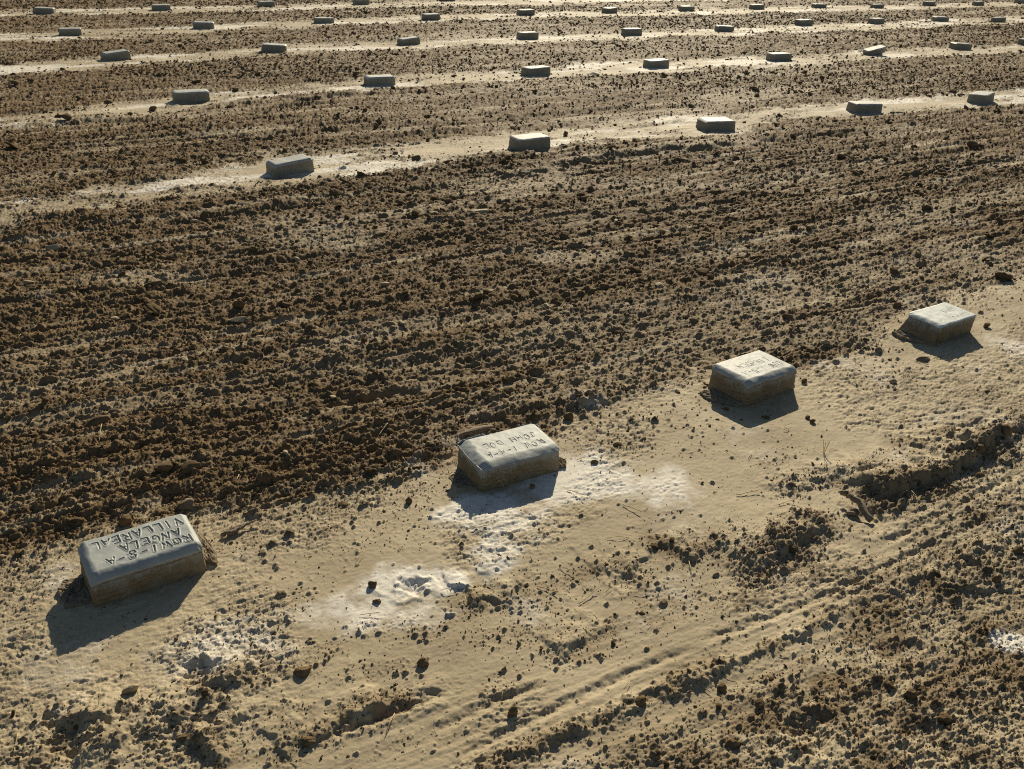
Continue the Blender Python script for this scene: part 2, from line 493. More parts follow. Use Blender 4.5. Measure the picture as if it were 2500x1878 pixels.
def simple(name, a, b, scale=40, rough=.85, bs_=.5, bd=.002, spec=.3, bscale=None):
    m_, t, bs = mat(name)
    tc = N(t, 'ShaderNodeTexCoord').outputs['Object']
    t.links.new(ramp(t, noise(t, scale, 5, .65, tc), [(.3, a), (.7, b)]), bs.inputs['Base Color'])
    bs.inputs['Roughness'].default_value = rough
    bs.inputs['Specular IOR Level'].default_value = spec
    bump(t, bs, noise(t, bscale or scale * 4, 4, .7, tc), bs_, bd)
    return m_


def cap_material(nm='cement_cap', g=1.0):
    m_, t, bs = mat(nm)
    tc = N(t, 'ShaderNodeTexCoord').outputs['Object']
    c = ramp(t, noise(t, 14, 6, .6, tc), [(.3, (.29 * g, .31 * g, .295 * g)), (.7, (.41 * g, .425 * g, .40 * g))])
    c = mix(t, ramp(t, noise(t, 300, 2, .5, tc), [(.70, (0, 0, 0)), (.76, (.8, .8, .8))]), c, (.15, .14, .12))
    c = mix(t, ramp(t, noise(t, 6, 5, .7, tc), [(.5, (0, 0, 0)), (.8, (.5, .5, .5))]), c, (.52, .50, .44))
    st = N(t, 'ShaderNodeAttribute', attribute_name='stain').outputs['Fac']
    c = mix(t, st, c, (.16, .115, .07))
    t.links.new(c, bs.inputs['Base Color'])
    bs.inputs['Roughness'].default_value = .6
    bs.inputs['Specular IOR Level'].default_value = .38
    bump(t, bs, noise(t, 120, 5, .7, tc), .30, .0012)
    return m_


def body_material():
    m_, t, bs = mat('soil_stained_cement')
    tc = N(t, 'ShaderNodeTexCoord').outputs['Object']
    mp = N(t, 'ShaderNodeMapping', inp={'Scale': (.35, .35, 2.2)})
    t.links.new(tc, mp.inputs[0])
    c = ramp(t, noise(t, 60, 6, .7, mp.outputs[0]), [(.3, (.15, .11, .060)), (.5, (.235, .175, .10)), (.72, (.34, .27, .17))])
    c = mix(t, ramp(t, noise(t, 9, 4, .6, tc), [(.5, (0, 0, 0)), (.75, (.6, .6, .6))]), c, (.32, .30, .25))
    c = mix(t, N(t, 'ShaderNodeAttribute', attribute_name='clean').outputs['Fac'], c, (.33, .34, .315))
    t.links.new(c, bs.inputs['Base Color'])
    bs.inputs['Roughness'].default_value = .9
    bs.inputs['Specular IOR Level'].default_value = .2
    bump(t, bs, noise(t, 170, 5, .75, mp.outputs[0]), .8, .003)
    return m_


M_GROUND = ground_material()
M_CLOD = simple('soil_clod', (.11, .073, .037), (.24, .168, .09), 30, .95, 1.0, .004, .08, 160)
M_CAP = cap_material()
M_CAPSUNLIT = cap_material('sunlit_cement_cap', 1.7)  # cement colour raised: sunlight on the fourth block's top put into its colour
M_BODY = body_material()
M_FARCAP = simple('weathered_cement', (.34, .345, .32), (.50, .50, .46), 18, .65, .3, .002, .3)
M_FARBODY = simple('grey_brown_cement_side', (.22, .20, .155), (.36, .33, .26), 22, .9, .5, .003, .2)  # the grey-brown of the far sides themselves, also on fragments
M_PALE = simple('pale_stone', (.30, .23, .14), (.46, .37, .23), 40, .8)
M_WOOD = simple('weathered_wood', (.15, .105, .065), (.33, .255, .165), 60, .8, .8, .003)
M_STRAW = simple('dry_straw', (.42, .33, .17), (.58, .47, .27), 80, .7)
M_LEAF = simple('green_leaf', (.10, .16, .03), (.16, .24, .05), 80, .5)
M_FOOT = simple('rough_cement', (.15, .115, .075), (.36, .29, .20), 120, .9, 1.0, .004, .2, 300)


# ------------------------------------------------------------------ mesh helpers
def mesh_np(name, V, F4=None, F3=None, smooth=True):
    """mesh from numpy arrays of quads and triangles"""
    me = bpy.data.meshes.new(name)
    n4 = 0 if F4 is None else len(F4); n3 = 0 if F3 is None else len(F3)
    me.vertices.add(len(V))
    me.vertices.foreach_set('co', np.ascontiguousarray(V, dtype=f4).ravel())
    idx = []
    if n4: idx.append(np.asarray(F4, dtype=np.int32).ravel())
    if n3: idx.append(np.asarray(F3, dtype=np.int32).ravel())
    idx = np.concatenate(idx)
    me.loops.add(len(idx))
    me.loops.foreach_set('vertex_index', idx)
    me.polygons.add(n4 + n3)
    st = np.concatenate([np.arange(n4, dtype=np.int32) * 4, n4 * 4 + np.arange(n3, dtype=np.int32) * 3])
    me.polygons.foreach_set('loop_start', st)
    try:
        me.polygons.foreach_set('loop_total', np.concatenate([np.full(n4, 4, np.int32), np.full(n3, 3, np.int32)]))
    except Exception:
        pass
    me.polygons.foreach_set('use_smooth', np.full(n4 + n3, smooth, dtype=bool))
    me.update(calc_edges=True)
    return me


def put(name, me, material, parent=None):
    o = bpy.data.objects.new(name, me)
    COL.objects.link(o)
    if material and not me.materials:
        me.materials.append(material)
    if parent:
        o.parent = parent
    return o


def tag(o, label, cat, group=None, kind=None):
    if kind: o['kind'] = kind
    if label: o['label'] = label
    if cat: o['category'] = cat
    if group: o['group'] = group
    return o


def gridF(nr, nc, off=0):
    i = np.arange(nr - 1)[:, None] * nc + np.arange(nc - 1)[None, :]
    i = i.ravel() + off
    return np.stack([i, i + 1, i + nc + 1, i + nc], 1)


# ------------------------------------------------------------------ ground sheet
def ys_rows():
    a = [1.22]
    while a[-1] < 8: a.append(a[-1] * 1.0019)
    while a[-1] < 36: a.append(a[-1] * 1.0032)
    while a[-1] < 1500: a.append(a[-1] * 1.12)
    b = [1.22]
    d = .02
    while b[-1] > -60:
        b.append(b[-1] - d); d *= 1.35
    return np.array(b[::-1][:-1] + a)


def ts_cols():
    a = list(np.linspace(0, .66, 720))
    d = a[-1] - a[-2]
    while a[-1] < 60:
        d *= 1.045
        a.append(a[-1] + d)
    a = np.array(a)
    return np.concatenate([-a[:0:-1], a])


Y1 = ys_rows(); T1 = ts_cols()
Zc = np.maximum(.8916 * Y1 + .79, 1.6)
GX = (T1[None, :] * Zc[:, None]).astype(np.float64) + (.014 * Zc)[:, None]
GY = np.repeat(Y1[:, None], len(T1), 1)
GZ = np.zeros(GX.shape, f4); GT = np.zeros(GX.shape, f4); GS = np.zeros(GX.shape, f4); GL = np.zeros(GX.shape, f4)
CH = 160
for r0 in range(0, len(Y1), CH):
    x = GX[r0:r0 + CH]; y = GY[r0:r0 + CH]
    k = (np.hypot(x, y) < 60) & (y > .4) & (np.abs(x) < 1.25 * (.8916 * y + 1.2))
    if not k.any(): continue
    xs, ys = x[k], y[k]
    t, s, c = masks(xs, ys)
    z = height(xs, ys, t, s, c)
    z2 = height(xs, ys, t, s, c, False) if ys.min() < 12 else z
    GZ[r0:r0 + CH][k] = z; GT[r0:r0 + CH][k] = t; GS[r0:r0 + CH][k] = s * (1 - .6 * t)
    GT[r0:r0 + CH][k] = np.maximum(t, .8 * c * sstep(-.3, .3, fbm(xs * 9, ys * 9, 430, 4, .7)))
    GL[r0:r0 + CH][k] = sstep(.0035, .009, z - z2) * (1 - t) if ys.min() < 12 else 0
gm = mesh_np('ground', np.stack([GX, GY, GZ], 2).reshape(-1, 3), gridF(*GX.shape))
for nm, A in (('tilled', GT), ('salt', GS), ('lump', GL)):
    gm.attributes.new(nm, 'FLOAT', 'POINT').data.foreach_set('value', A.ravel().astype(f4))
tag(put('ground', gm, M_GROUND), None, None, kind='structure')
print('ground verts', GX.size)


def gz(x, y):
    xs = np.atleast_1d(np.asarray(x, float)); ys = np.atleast_1d(np.asarray(y, float))
    t, s, c = masks(xs, ys)
    return height(xs, ys, t, s, c)


# ------------------------------------------------------------------ clods
def ico(sub):
    import bmesh
    bm = bmesh.new()
    bmesh.ops.create_icosphere(bm, subdivisions=sub, radius=1)
    V = np.array([v.co[:] for v in bm.verts]); F = np.array([[v.index for v in f.verts] for f in bm.faces])
    bm.free()
    return V, F


def n3(V, f, seed):
    a = vnoise(V[:, 0] * f + seed * 3.1, V[:, 1] * f + V[:, 2] * f * .7, seed)
    b = vnoise(V[:, 1] * f - seed, V[:, 2] * f + V[:, 0] * f * .6, seed + 5)
    c = vnoise(V[:, 2] * f + 7, V[:, 0] * f - V[:, 1] * f * .8, seed + 9)
    return (a + b + c) / 3


def clod_verts(sub, seed, sx=1, sy=1, sz=1, rough=.35, facet=0.0):
    V, F = ico(sub)
    r = 1 + rough * n3(V, 1.3, seed) * 1.4 + rough * .6 * n3(V, 3.1, seed + 20) + rough * .35 * n3(V, 7, seed + 40)
    V = V * r[:, None]
    if facet:
        rg = np.random.RandomState(seed)
        for _ in range(6):                      # cut off flat sides
            n = rg.normal(size=3); n /= np.linalg.norm(n)
            d = V @ n; lim = .45 + .35 * rg.rand()
            V = V - np.maximum(d - lim, 0)[:, None] * n * facet
    return V * np.array([sx, sy, sz]), F


# small crumbs: one stuff object, thousands of lumps set by geometry nodes
protos = []
for i in range(7):
    V, F = clod_verts(3, 11 + i, 1, .72 + .06 * i, .55 + .06 * (i % 4), .55, .7 if i % 2 else .2)
    o = bpy.data.objects.new('soil_crumb_shape', mesh_np('soil_crumb_shape', V * .5, None, F, True))
    o.data.materials.append(M_CLOD)
    protos.append(o)

rg = np.random.RandomState(5)
PX, PY, PS, PC = [], [], [], []


def scatter(nd, y0, y1, size, fn, power=2.2):
    """nd per square metre over the seen wedge between distances y0 and y1; fn(t, s, c) = local chance"""
    z1 = .8916 * y1 + .79
    area = (y1 - y0) * 1.3 * z1
    n = int(nd * area)
    y = rg.uniform(y0, y1, n); x = rg.uniform(-.65, .65, n) * z1
    k = np.abs(x) < .64 * (.8916 * y + .79) + .15
    x, y = x[k], y[k]
    t, s, c = masks(x, y)
    cl = .5 + .5 * fbm(x * 3.1, y * 3.1, 410, 3)
    k = rg.rand(len(x)) < fn(t, s, c) * (0.4 + 1.2 * cl)
    x, y, t, s, c = x[k], y[k], t[k], s[k], c[k]
    for bx, by, r, lv in BLOCK_POS:
        q = np.hypot(x - bx, y - by) > .17
        x, y, t, s, c = x[q], y[q], t[q], s[q], c[q]
    sz = size[0] + (size[1] - size[0]) * rg.rand(len(x)) ** power
    PX.append(x); PY.append(y); PS.append(sz)
    PC.append(height(x, y, t, s, c, y0 < 14) + sz * .12)


tl = lambda t, s, c: t
scatter(7000, 1.25, 3.0, (.003, .006), lambda t, s, c: np.clip(t * .4 + c * .85 + .02, 0, 1))
scatter(1700, 1.25, 5.5, (.005, .011), lambda t, s, c: np.clip(t * .8 + c * .6 + .012, 0, 1))
scatter(190, 1.25, 9, (.010, .022), lambda t, s, c: np.clip(t + c * .22 + .010, 0, 1))
scatter(34, 1.25, 14, (.020, .045), lambda t, s, c: np.clip(t + c * .04 + .002, 0, 1), 3)
scatter(360, 6, 13, (.010, .026), lambda t, s, c: np.clip(t + .05, 0, 1))
scatter(200, 11, 22, (.016, .042), lambda t, s, c: np.clip(t + .05, 0, 1))
scatter(4, 4, 30, (.05, .08), lambda t, s, c: np.clip(t + .004, 0, 1), 2.5)
scatter(80, 18, 31, (.025, .06), lambda t, s, c: np.clip(t + .04, 0, 1))
PX = np.concatenate(PX); PY = np.concatenate(PY); PS = np.concatenate(PS); PC = np.concatenate(PC)
print('crumbs', len(PX))
cm = bpy.data.meshes.new('soil_crumbs')
cm.vertices.add(len(PX))
cm.vertices.foreach_set('co', np.stack([PX, PY, PC], 1).astype(f4).ravel())
sa = cm.attributes.new('size', 'FLOAT_VECTOR', 'POINT')
sa.data.foreach_set('vector', (PS[:, None] * np.stack([rg.uniform(.8, 1.35, len(PX)), rg.uniform(.7, 1.1, len(PX)), rg.uniform(.55, 1.0, len(PX))], 1)).astype(f4).ravel())
ra = cm.attributes.new('turn', 'FLOAT_VECTOR', 'POINT')
ra.data.foreach_set('vector', np.stack([rg.uniform(-.7, .7, len(PX)), rg.uniform(-.7, .7, len(PX)), rg.uniform(0, 6.28, len(PX))], 1).astype(f4).ravel())
ia = cm.attributes.new('pick', 'INT', 'POINT')
ia.data.foreach_set('value', rg.randint(0, 7, len(PX)).astype(np.int32))
crumbs = tag(put('soil_crumbs', cm, M_CLOD), None, None, kind='stuff')
crumbs['label'] = 'loose brown soil crumbs strewn over the tilled field and pale sand'
crumbs['category'] = 'soil'
ng = bpy.data.node_groups.new('scatter_crumbs', 'GeometryNodeTree')
ng.interface.new_socket('Geometry', in_out='INPUT', socket_type='NodeSocketGeometry')
ng.interface.new_socket('Geometry', in_out='OUTPUT', socket_type='NodeSocketGeometry')
gi = ng.nodes.new('NodeGroupInput'); go = ng.nodes.new('NodeGroupOutput')
mp = ng.nodes.new('GeometryNodeMeshToPoints')
ip = ng.nodes.new('GeometryNodeInstanceOnPoints')
g2 = ng.nodes.new('GeometryNodeGeometryToInstance')
for o in protos:
    oi = ng.nodes.new('GeometryNodeObjectInfo')
    oi.inputs['Object'].default_value = o
    ng.links.new(oi.outputs['Geometry'], g2.inputs[0])


def gattr(nm, typ):
    n = ng.nodes.new('GeometryNodeInputNamedAttribute')
    n.data_type = typ
    n.inputs['Name'].default_value = nm
    return [q for q in n.outputs if q.enabled and q.name == 'Attribute'][0]


ng.links.new(gi.outputs[0], mp.inputs[0])
ng.links.new(mp.outputs[0], ip.inputs['Points'])
ng.links.new(g2.outputs[0], ip.inputs['Instance'])
ip.inputs['Pick Instance'].default_value = True
ng.links.new(gattr('pick', 'INT'), ip.inputs['Instance Index'])
ng.links.new(gattr('turn', 'FLOAT_VECTOR'), ip.inputs['Rotation'])
ng.links.new(gattr('size', 'FLOAT_VECTOR'), ip.inputs['Scale'])
ng.links.new(ip.outputs[0], go.inputs[0])
crumbs.modifiers.new('scatter', 'NODES').node_group = ng

# ------------------------------------------------------------------ lettering: strokes in a 0.7 x 1 box
FONT = {
    'A': [[(0, 0), (.35, 1), (.7, 0)], [(.13, .38), (.57, .38)]],
    'C': [[(.68, .8), (.5, .97), (.25, .97), (.06, .75), (.02, .45), (.1, .15), (.3, 0), (.52, .02), (.68, .2)]],
    'D': [[(.03, 0), (.03, 1), (.35, .97), (.62, .75), (.68, .48), (.6, .2), (.35, .02), (.03, 0)]],
    'E': [[(.62, 1), (.05, 1), (.05, 0), (.65, 0)], [(.05, .52), (.52, .52)]],
    'G': [[(.66, .82), (.48, .98), (.24, .96), (.05, .72), (.02, .42), (.12, .12), (.34, 0), (.58, .08), (.66, .42), (.42, .44)]],
    'H': [[(.05, 0), (.05, 1)], [(.65, 0), (.65, 1)], [(.05, .5), (.65, .5)]],
    'I': [[(.35, 0), (.35, 1)]],
    'J': [[(.2, 1), (.62, 1)], [(.42, 1), (.42, .2), (.28, 0), (.08, .05), (.02, .22)]],
    'K': [[(.05, 0), (.05, 1)], [(.6, 1), (.05, .45), (.65, 0)]],
    'L': [[(.08, 1), (.05, 0), (.62, 0)]],
    'N': [[(.03, 0), (.05, 1), (.63, 0), (.66, 1)]],
    'O': [[(.35, 1), (.1, .85), (.02, .5), (.1, .15), (.35, 0), (.6, .15), (.68, .5), (.6, .85), (.35, 1)]],
    'R': [[(.05, 0), (.05, 1), (.42, .98), (.6, .8), (.52, .56), (.05, .5)], [(.28, .5), (.66, 0)]],
    'U': [[(.05, 1), (.06, .25), (.25, 0), (.45, 0), (.63, .25), (.65, 1)]],
    'V': [[(.02, 1), (.35, 0), (.68, 1)]],
    'W': [[(0, 1), (.2, 0), (.38, .75), (.56, 0), (.76, 1)]],
    'X': [[(.03, 0), (.65, 1)], [(.05, 1), (.63, 0)]],
    '1': [[(.35, 0), (.35, 1)]],
    '4': [[(.5, 0), (.5, 1), (.05, .38), (.68, .36)]],
    '5': [[(.6, 1), (.12, 1), (.08, .58), (.4, .62), (.64, .4), (.56, .1), (.28, 0), (.04, .1)]],
    '6': [[(.58, .98), (.25, .75), (.06, .35), (.2, .03), (.48, .03), (.62, .28), (.45, .5), (.12, .4)]],
    '8': [[(.35, .52), (.1, .72), (.18, .97), (.5, .97), (.6, .74), (.35, .52), (.06, .26), (.16, .02), (.52, .02), (.64, .26), (.35, .52)]],
    '-': [[(.12, .45), (.58, .48)]],
    '.': [[(.3, .0), (.34, .03)]],
}


def strokes(lines, seed):
    """lines = (text, start_x, end_x, y, height): text read towards -x, its top towards -y (upside down for the viewer)"""
    rr = random.Random(seed); segs = []
    for text, x0, x1, y, h in lines:
        n = len(text); adv = (x1 - x0) / n; wl = min(abs(adv) * .98, h * .95)
        for i, ch in enumerate(text):
            if ch == ' ': continue
            ox = x0 + adv * i + rr.uniform(-.0015, .0015)
            oy = y + rr.uniform(-.004, .004)
            k = h * rr.uniform(.8, 1.08); lean = rr.uniform(-.18, .18); tilt = rr.uniform(-.12, .12)
            for st in FONT[ch]:
                pts = [(ox - (p[0] + lean * p[1]) * wl, oy - p[1] * k + tilt * p[0] * wl) for p in st]
                for a, b in zip(pts, pts[1:]):
                    segs.append((a, b, rr.uniform(.45, 1.25)))
    return segs


def groove(X, Y, segs, wd, dep):
    z = np.zeros(X.shape)
    rim = np.zeros(X.shape)
    for (a, b, k) in segs:
        dx, dy = b[0] - a[0], b[1] - a[1]
        L2 = max(dx * dx + dy * dy, 1e-9)
        t = np.clip(((X - a[0]) * dx + (Y - a[1]) * dy) / L2, 0, 1)
        d = np.hypot(X - a[0] - dx * t, Y - a[1] - dy * t)
        z = np.maximum(z, np.exp(-(d / (wd * .62)) ** 4) * dep * k)
        rim = np.maximum(rim, np.exp(-((d - wd * 1.25) / (wd * .55)) ** 2) * dep * .35 * k)
    return np.where(z > dep * .15, -z, rim - z)


def profile_top(X, Y, L, W, bev, drop, seed):
    """how far the crown falls away towards each edge. bev = (left, right, near, far) widths"""
    a = L / 2; b = W / 2
    wob = 1 + .22 * fbm(X * 25, Y * 25, seed, 2)
    z = np.zeros(X.shape)
    for d, w_, dr in ((X + a, bev[0], drop[0]), (a - X, bev[1], drop[1]), (Y + b, bev[2], drop[2]), (b - Y, bev[3], drop[3])):
        q = np.clip(1 - d / (w_ * wob), 0, 1)
        z = z - dr * (q ** 1.55)
    return z


def block_parts(L, W, H, bev, drop, segs, wd, dep, seed, nx=230, ny=136, lip=.012, flare=(.008, .008, .004, .008), rag=0.0, dish=0.0, bow=0.0):
    """cap mesh (crown with lettering + wavy lip) and body mesh (stained sides) in block space, base at z=-.03"""
    xs = np.linspace(-L / 2, L / 2, nx); ys = np.linspace(-W / 2, W / 2, ny)
    X, Y = np.meshgrid(xs, ys)
    Z = H + profile_top(X, Y, L, W, bev, drop, seed) + fbm(X * 14, Y * 14, seed + 3, 3) * .0018 + fbm(X * 60, Y * 60, seed + 4, 2) * .0004
    Z += dish * ((X / L * 2) ** 2 - .5)
    if segs:
        Z += groove(X + fbm(X * 80, Y * 80, seed + 8, 2) * .0008, Y + fbm(X * 80 + 9, Y * 80, seed + 9, 2) * .0008, segs, wd, dep)
    # round the plan corners a little
    cr = .014
    ax = np.abs(X) - (L / 2 - cr); ay = np.abs(Y) - (W / 2 - cr)
    k = (ax > 0) & (ay > 0)
    rr = np.hypot(ax, ay) + 1e-9; mx = np.maximum(ax, ay)
    f_ = np.where(k, mx / rr, 1)
    X = np.where(k, np.sign(X) * (L / 2 - cr + ax * f_), X); Y = np.where(k, np.sign(Y) * (W / 2 - cr + ay * f_), Y)
    Y = Y + bow * (X / L * 2) ** 2
    X = X + fbm(Y * 9 + 3, X * 9, seed + 6, 2) * .002; Y = Y + fbm(X * 9, Y * 9, seed + 7, 2) * .003
    loop = [(0, i) for i in range(nx)] + [(j, nx - 1) for j in range(1, ny)] + [(ny - 1, i) for i in range(nx - 2, -1, -1)] + [(j, 0) for j in range(ny - 2, 0, -1)]
    li = np.array([a * nx + b for a, b in loop]); n = len(li)
    ex = X.ravel()[li]; ey = Y.ravel()[li]; ez = Z.ravel()[li]
    s = np.arange(n) / n * 40
    lipz = lip * (1 + .5 * fbm(s * .45, s * 0, seed + 10, 2))
    # cap: crown + two rings of lip
    cz = ez - lipz
    nrm = np.stack([ex / (L / 2), ey / (W / 2)], 1); nrm = np.sign(nrm) * np.abs(nrm) ** 12; nrm /= np.linalg.norm(nrm, axis=1)[:, None] + 1e-9
    V = [np.stack([X.ravel(), Y.ravel(), Z.ravel()], 1)]
    rings = 4
    for r in range(1, rings + 1):
        q = r / rings
        o = .0015 * math.sin(q * 3.1) + .0015
        V.append(np.stack([ex + nrm[:, 0] * o, ey + nrm[:, 1] * o, ez - lipz * q], 1))
    F = [gridF(ny, nx)]
    j = np.arange(n); j2 = (j + 1) % n
    prev = li; off = nx * ny
    for r in range(rings):
        cur = off + j
        F.append(np.stack([prev, cur, cur[j2], prev[j2]], 1)[:, ::1])
        prev = cur; off += n
    capV = np.concatenate(V); capF = np.concatenate(F)
    stain = np.zeros(len(capV))
    for r in range(rings):
        a0 = nx * ny + r * n
        stain[a0:a0 + n] = np.clip(sstep(.25, 1.0, (r + 1) / rings + .5 * fbm(s * 1.2, s * 0 + r * .5, seed + 12, 4, .7)), 0, 1)
    # body: from just under the lip down into the soil
    rows = 26
    V = []
    lowz = -.035
    sg = np.where(nrm[:, 1] > .5, flare[3], np.where(nrm[:, 1] < -.5, flare[2], np.where(nrm[:, 0] > 0, flare[1], flare[0])))
    for r in range(rows):
        q = r / (rows - 1)
        z = (cz + .003) * (1 - q) + lowz * q
        o = sg * q + fbm(s * 3, z * 90, seed + 14, 3) * .0022 * min(1, q * 5) + fbm(s * 12, z * 260, seed + 15, 2) * .0009 * min(1, q * 5)
        V.append(np.stack([ex + nrm[:, 0] * o, ey + nrm[:, 1] * o, z], 1))
    bodyV = np.concatenate(V); F = []
    for r in range(rows - 1):
        a0 = r * n + j; b0 = (r + 1) * n + j
        F.append(np.stack([a0, b0, b0[j2], a0[j2]], 1))
    q = np.repeat(np.arange(rows) / (rows - 1), n); ss = np.tile(s, rows)
    clean = sstep(.26, .0, q + .30 * fbm(ss * 1.2, q * 3, seed + 17, 4, .7)) * .85
    return (capV, capF, stain), (bodyV, np.concatenate(F), clean)


def thing(name, label, cat, loc, rot=(0, 0, 0), group=None):
    o = bpy.data.objects.new(name, None)
    COL.objects.link(o)
    o.empty_display_size = .05
    o.location = loc; o.rotation_euler = rot
    return tag(o, label, cat, group)


def slab(name, pts, th, material, parent, z=0.0, seed=0, slope=(0, 0)):
    """ragged flat piece from an outline, subdivided and roughened, bottom sunk"""
    pts = np.array(pts, float); c = pts.mean(0)
    rg_ = np.random.RandomState(seed); out = []
    n = len(pts)
    for i in range(n):
        a, b = pts[i], pts[(i + 1) % n]
        for k in range(7):
            p = a + (b - a) * k / 7
            out.append(p + rg_.normal(size=2) * .0012)
    out = np.array(out); m_ = len(out)
    V = []
    rings = [1, .985, .86, .7, .55, .4, .25, .12]
    hs = [-.5, .92, 1, 1, 1.02, 1, 1, 1, 1]
    for f_, h in zip([1.0] + rings, [-.5, .55] + hs[1:]):
        p = c + (out - c) * f_
        zz = z + th * h + (p[:, 0] - c[0]) * slope[0] + (p[:, 1] - c[1]) * slope[1] + (rg_.normal(size=m_) * .0018 if h > .5 else 0)
        V.append(np.stack([p[:, 0], p[:, 1], zz], 1))
    V = np.concatenate(V); j = np.arange(m_); j2 = (j + 1) % m_; F = []
    for r in range(8):
        F.append(np.stack([r * m_ + j, r * m_ + j2, (r + 1) * m_ + j2, (r + 1) * m_ + j], 1))
    V = np.concatenate([V, [[c[0], c[1], z + th]]])
    F3 = np.stack([8 * m_ + j, 8 * m_ + j2, np.full(m_, len(V) - 1)], 1)
    return put(name, mesh_np(name, V, np.concatenate(F), F3, False), material, parent)


def near_block(i, label, rot, segs, wd, dep, L=.307, W=.190, H=.099, dz=0.0, cap=None, **kw):
    x, y, a = NEAR[i]
    root = thing('grave_marker', label, 'grave marker', (x, y, dz), (rot[0], rot[1], a), 'engraved blocks in the nearest row')
    (cv, cf, st), (bv, bf, bc) = block_parts(L, W, H, segs=segs, wd=wd, dep=dep, seed=500 + 20 * i, **kw)
    cme = mesh_np('cement_cap', cv, cf)
    cme.attributes.new('stain', 'FLOAT', 'POINT').data.foreach_set('value', st.astype(f4))
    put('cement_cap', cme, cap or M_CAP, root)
    bme = mesh_np('block_side', bv, bf)
    bme.attributes.new('clean', 'FLOAT', 'POINT').data.foreach_set('value', bc.astype(f4))
    put('block_side', bme, M_BODY, root)
    return root


L, W = .302, .188
b1 = near_block(0, 'grey cement marker with three deeply pressed lines of letters, nearest the camera', (0, 0, 0),
                strokes([('ROW1-8-A', .136, -.108, -.030, .037), ('ANGELA', .112, -.058, .018, .036), ('VILLAREAL', .132, -.130, .070, .038)], 1), .0032, .0040,
                bev=(.022, .012, .024, .006), drop=(.014, .006, .015, .003), lip=.014)
slab('cement_flap', [(.158, .085), (.196, .088), (.205, -.03), (.19, -.085), (.163, -.06)], .014, M_FOOT, b1, 0.0, 3, (-.3, 0))
slab('footing', [(-.155, -.07), (-.225, -.055), (-.235, .03), (-.21, .07), (-.155, .06)], .007, M_FOOT, b1, -.003, 4)
b2 = near_block(1, 'grey cement marker with two thinly scratched lines of letters and a ragged rim', (0, 0, 0),
                strokes([('ROW 1-4-A', .118, -.112, -.022, .034), ('JOHN DOE', .118, -.095, .035, .034)], 2), .0022, .0017,
                bev=(.040, .008, .036, .006), drop=(.016, .002, .012, .002), lip=.006)
for k, (p0, p1, nrm_) in enumerate([((-.151, .094), (-.151, -.09), (-1, 0)), ((-.151, .096), (.02, .096), (0, 1)), ((.09, .097), (.153, .095), (0, 1)), ((.152, .096), (.153, .04), (1, 0))]):
    n = 70; t = np.linspace(0, 1, n)
    ed = np.clip(fbm(t * 7, t * 0 + k, 77 + k, 4, .7) + .35, .02, 1) * .016
    ed = ed * sstep(0, .08, t) * sstep(1, .92, t)
    bx = p0[0] + (p1[0] - p0[0]) * t; by = p0[1] + (p1[1] - p0[1]) * t
    zl = (.080 if k == 0 else .092) + (.008 * np.abs(2 * t - 1) if k == 0 else 0 * t)
    pr = lambda o, z: np.stack([bx + nrm_[0] * o, by + nrm_[1] * o, z], 1)
    V = np.concatenate([pr(.000, zl - .012), pr(.0045, zl - .008), pr(.0045 + ed * .35, zl + ed * .75), pr(.0035 + ed * .30, zl + ed * .75 + .0006), pr(.001, zl)])
    put('ragged_rim', mesh_np('ragged_rim', V, gridF(5, n)), M_CAP, b2)
slab('footing', [(-.155, -.05), (-.215, -.035), (-.215, .04), (-.155, .06)], .007, M_FOOT, b2, -.002, 5)
slab('footing', [(.155, -.085), (.185, -.095), (.205, -.06), (.185, -.01), (.155, .0)], .014, M_FOOT, b2, 0, 6)
b3 = near_block(2, 'pale cement marker with fine scratched letters, second from the right in the nearest row', (0, math.radians(1), 0),
                strokes([('ROW 1-5-A', .122, -.115, -.020, .034), ('LINCOLN', .095, -.085, .040, .036)], 3), .0020, .0015, L=.300, W=.205, H=.108,
                bev=(.026, .016, .026, .006), drop=(.012, .008, .013, .003), lip=.014, flare=(.012, -.004, .004, .01))
slab('footing', [(-.15, -.10), (-.19, -.075), (-.235, .02), (-.225, .085), (-.15, .07)], .010, M_FOOT, b3, .000, 7, (.1, 0))
slab('footing', [(.145, -.09), (.17, -.09), (.195, -.03), (.18, .02), (.145, .03)], .012, M_FOOT, b3, 0, 8)
b4 = near_block(3, 'sunlit-topped cement marker sitting skewed on a spread foot, rightmost of the engraved blocks', (math.radians(1.5), math.radians(1), 0),
                strokes([('ROW-1-6', .120, -.105, -.030, .034), ('JUAN  . X', .110, -.105, .035, .034)], 4), .0018, .0015, L=.296, W=.175, H=.095, dz=.0, cap=M_CAPSUNLIT,
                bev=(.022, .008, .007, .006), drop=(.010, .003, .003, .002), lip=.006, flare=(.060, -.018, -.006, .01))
slab('footing', [(-.15, -.10), (-.20, -.06), (-.245, .04), (-.225, .10), (-.16, .08)], .010, M_FOOT, b4, 0.0, 9, (.05, 0))

# ------------------------------------------------------------------ far blocks
KIND = []
for i in range(4):
    bev = [(.016, .014, .018, .014), (.024, .018, .022, .018), (.010, .010, .012, .010), (.03, .02, .012, .015)][i]
    dr = [(.007, .006, .008, .006), (.013, .01, .012, .01), (.004, .003, .005, .004), (.014, .008, .006, .006)][i]
    (cv, cf, st), (bv, bf, bc) = block_parts(.302, .188, .097, bev=bev, drop=dr, segs=None, wd=0, dep=0, seed=700 + 20 * i, nx=61, ny=41, lip=.006, flare=(.014, .006, .005, .01))
    KIND.append((mesh_np('cement_cap', cv, cf), mesh_np('block_side', bv, bf)))
proto_blk = []
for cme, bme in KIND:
    cme.materials.append(M_FARCAP); bme.materials.append(M_FARBODY)

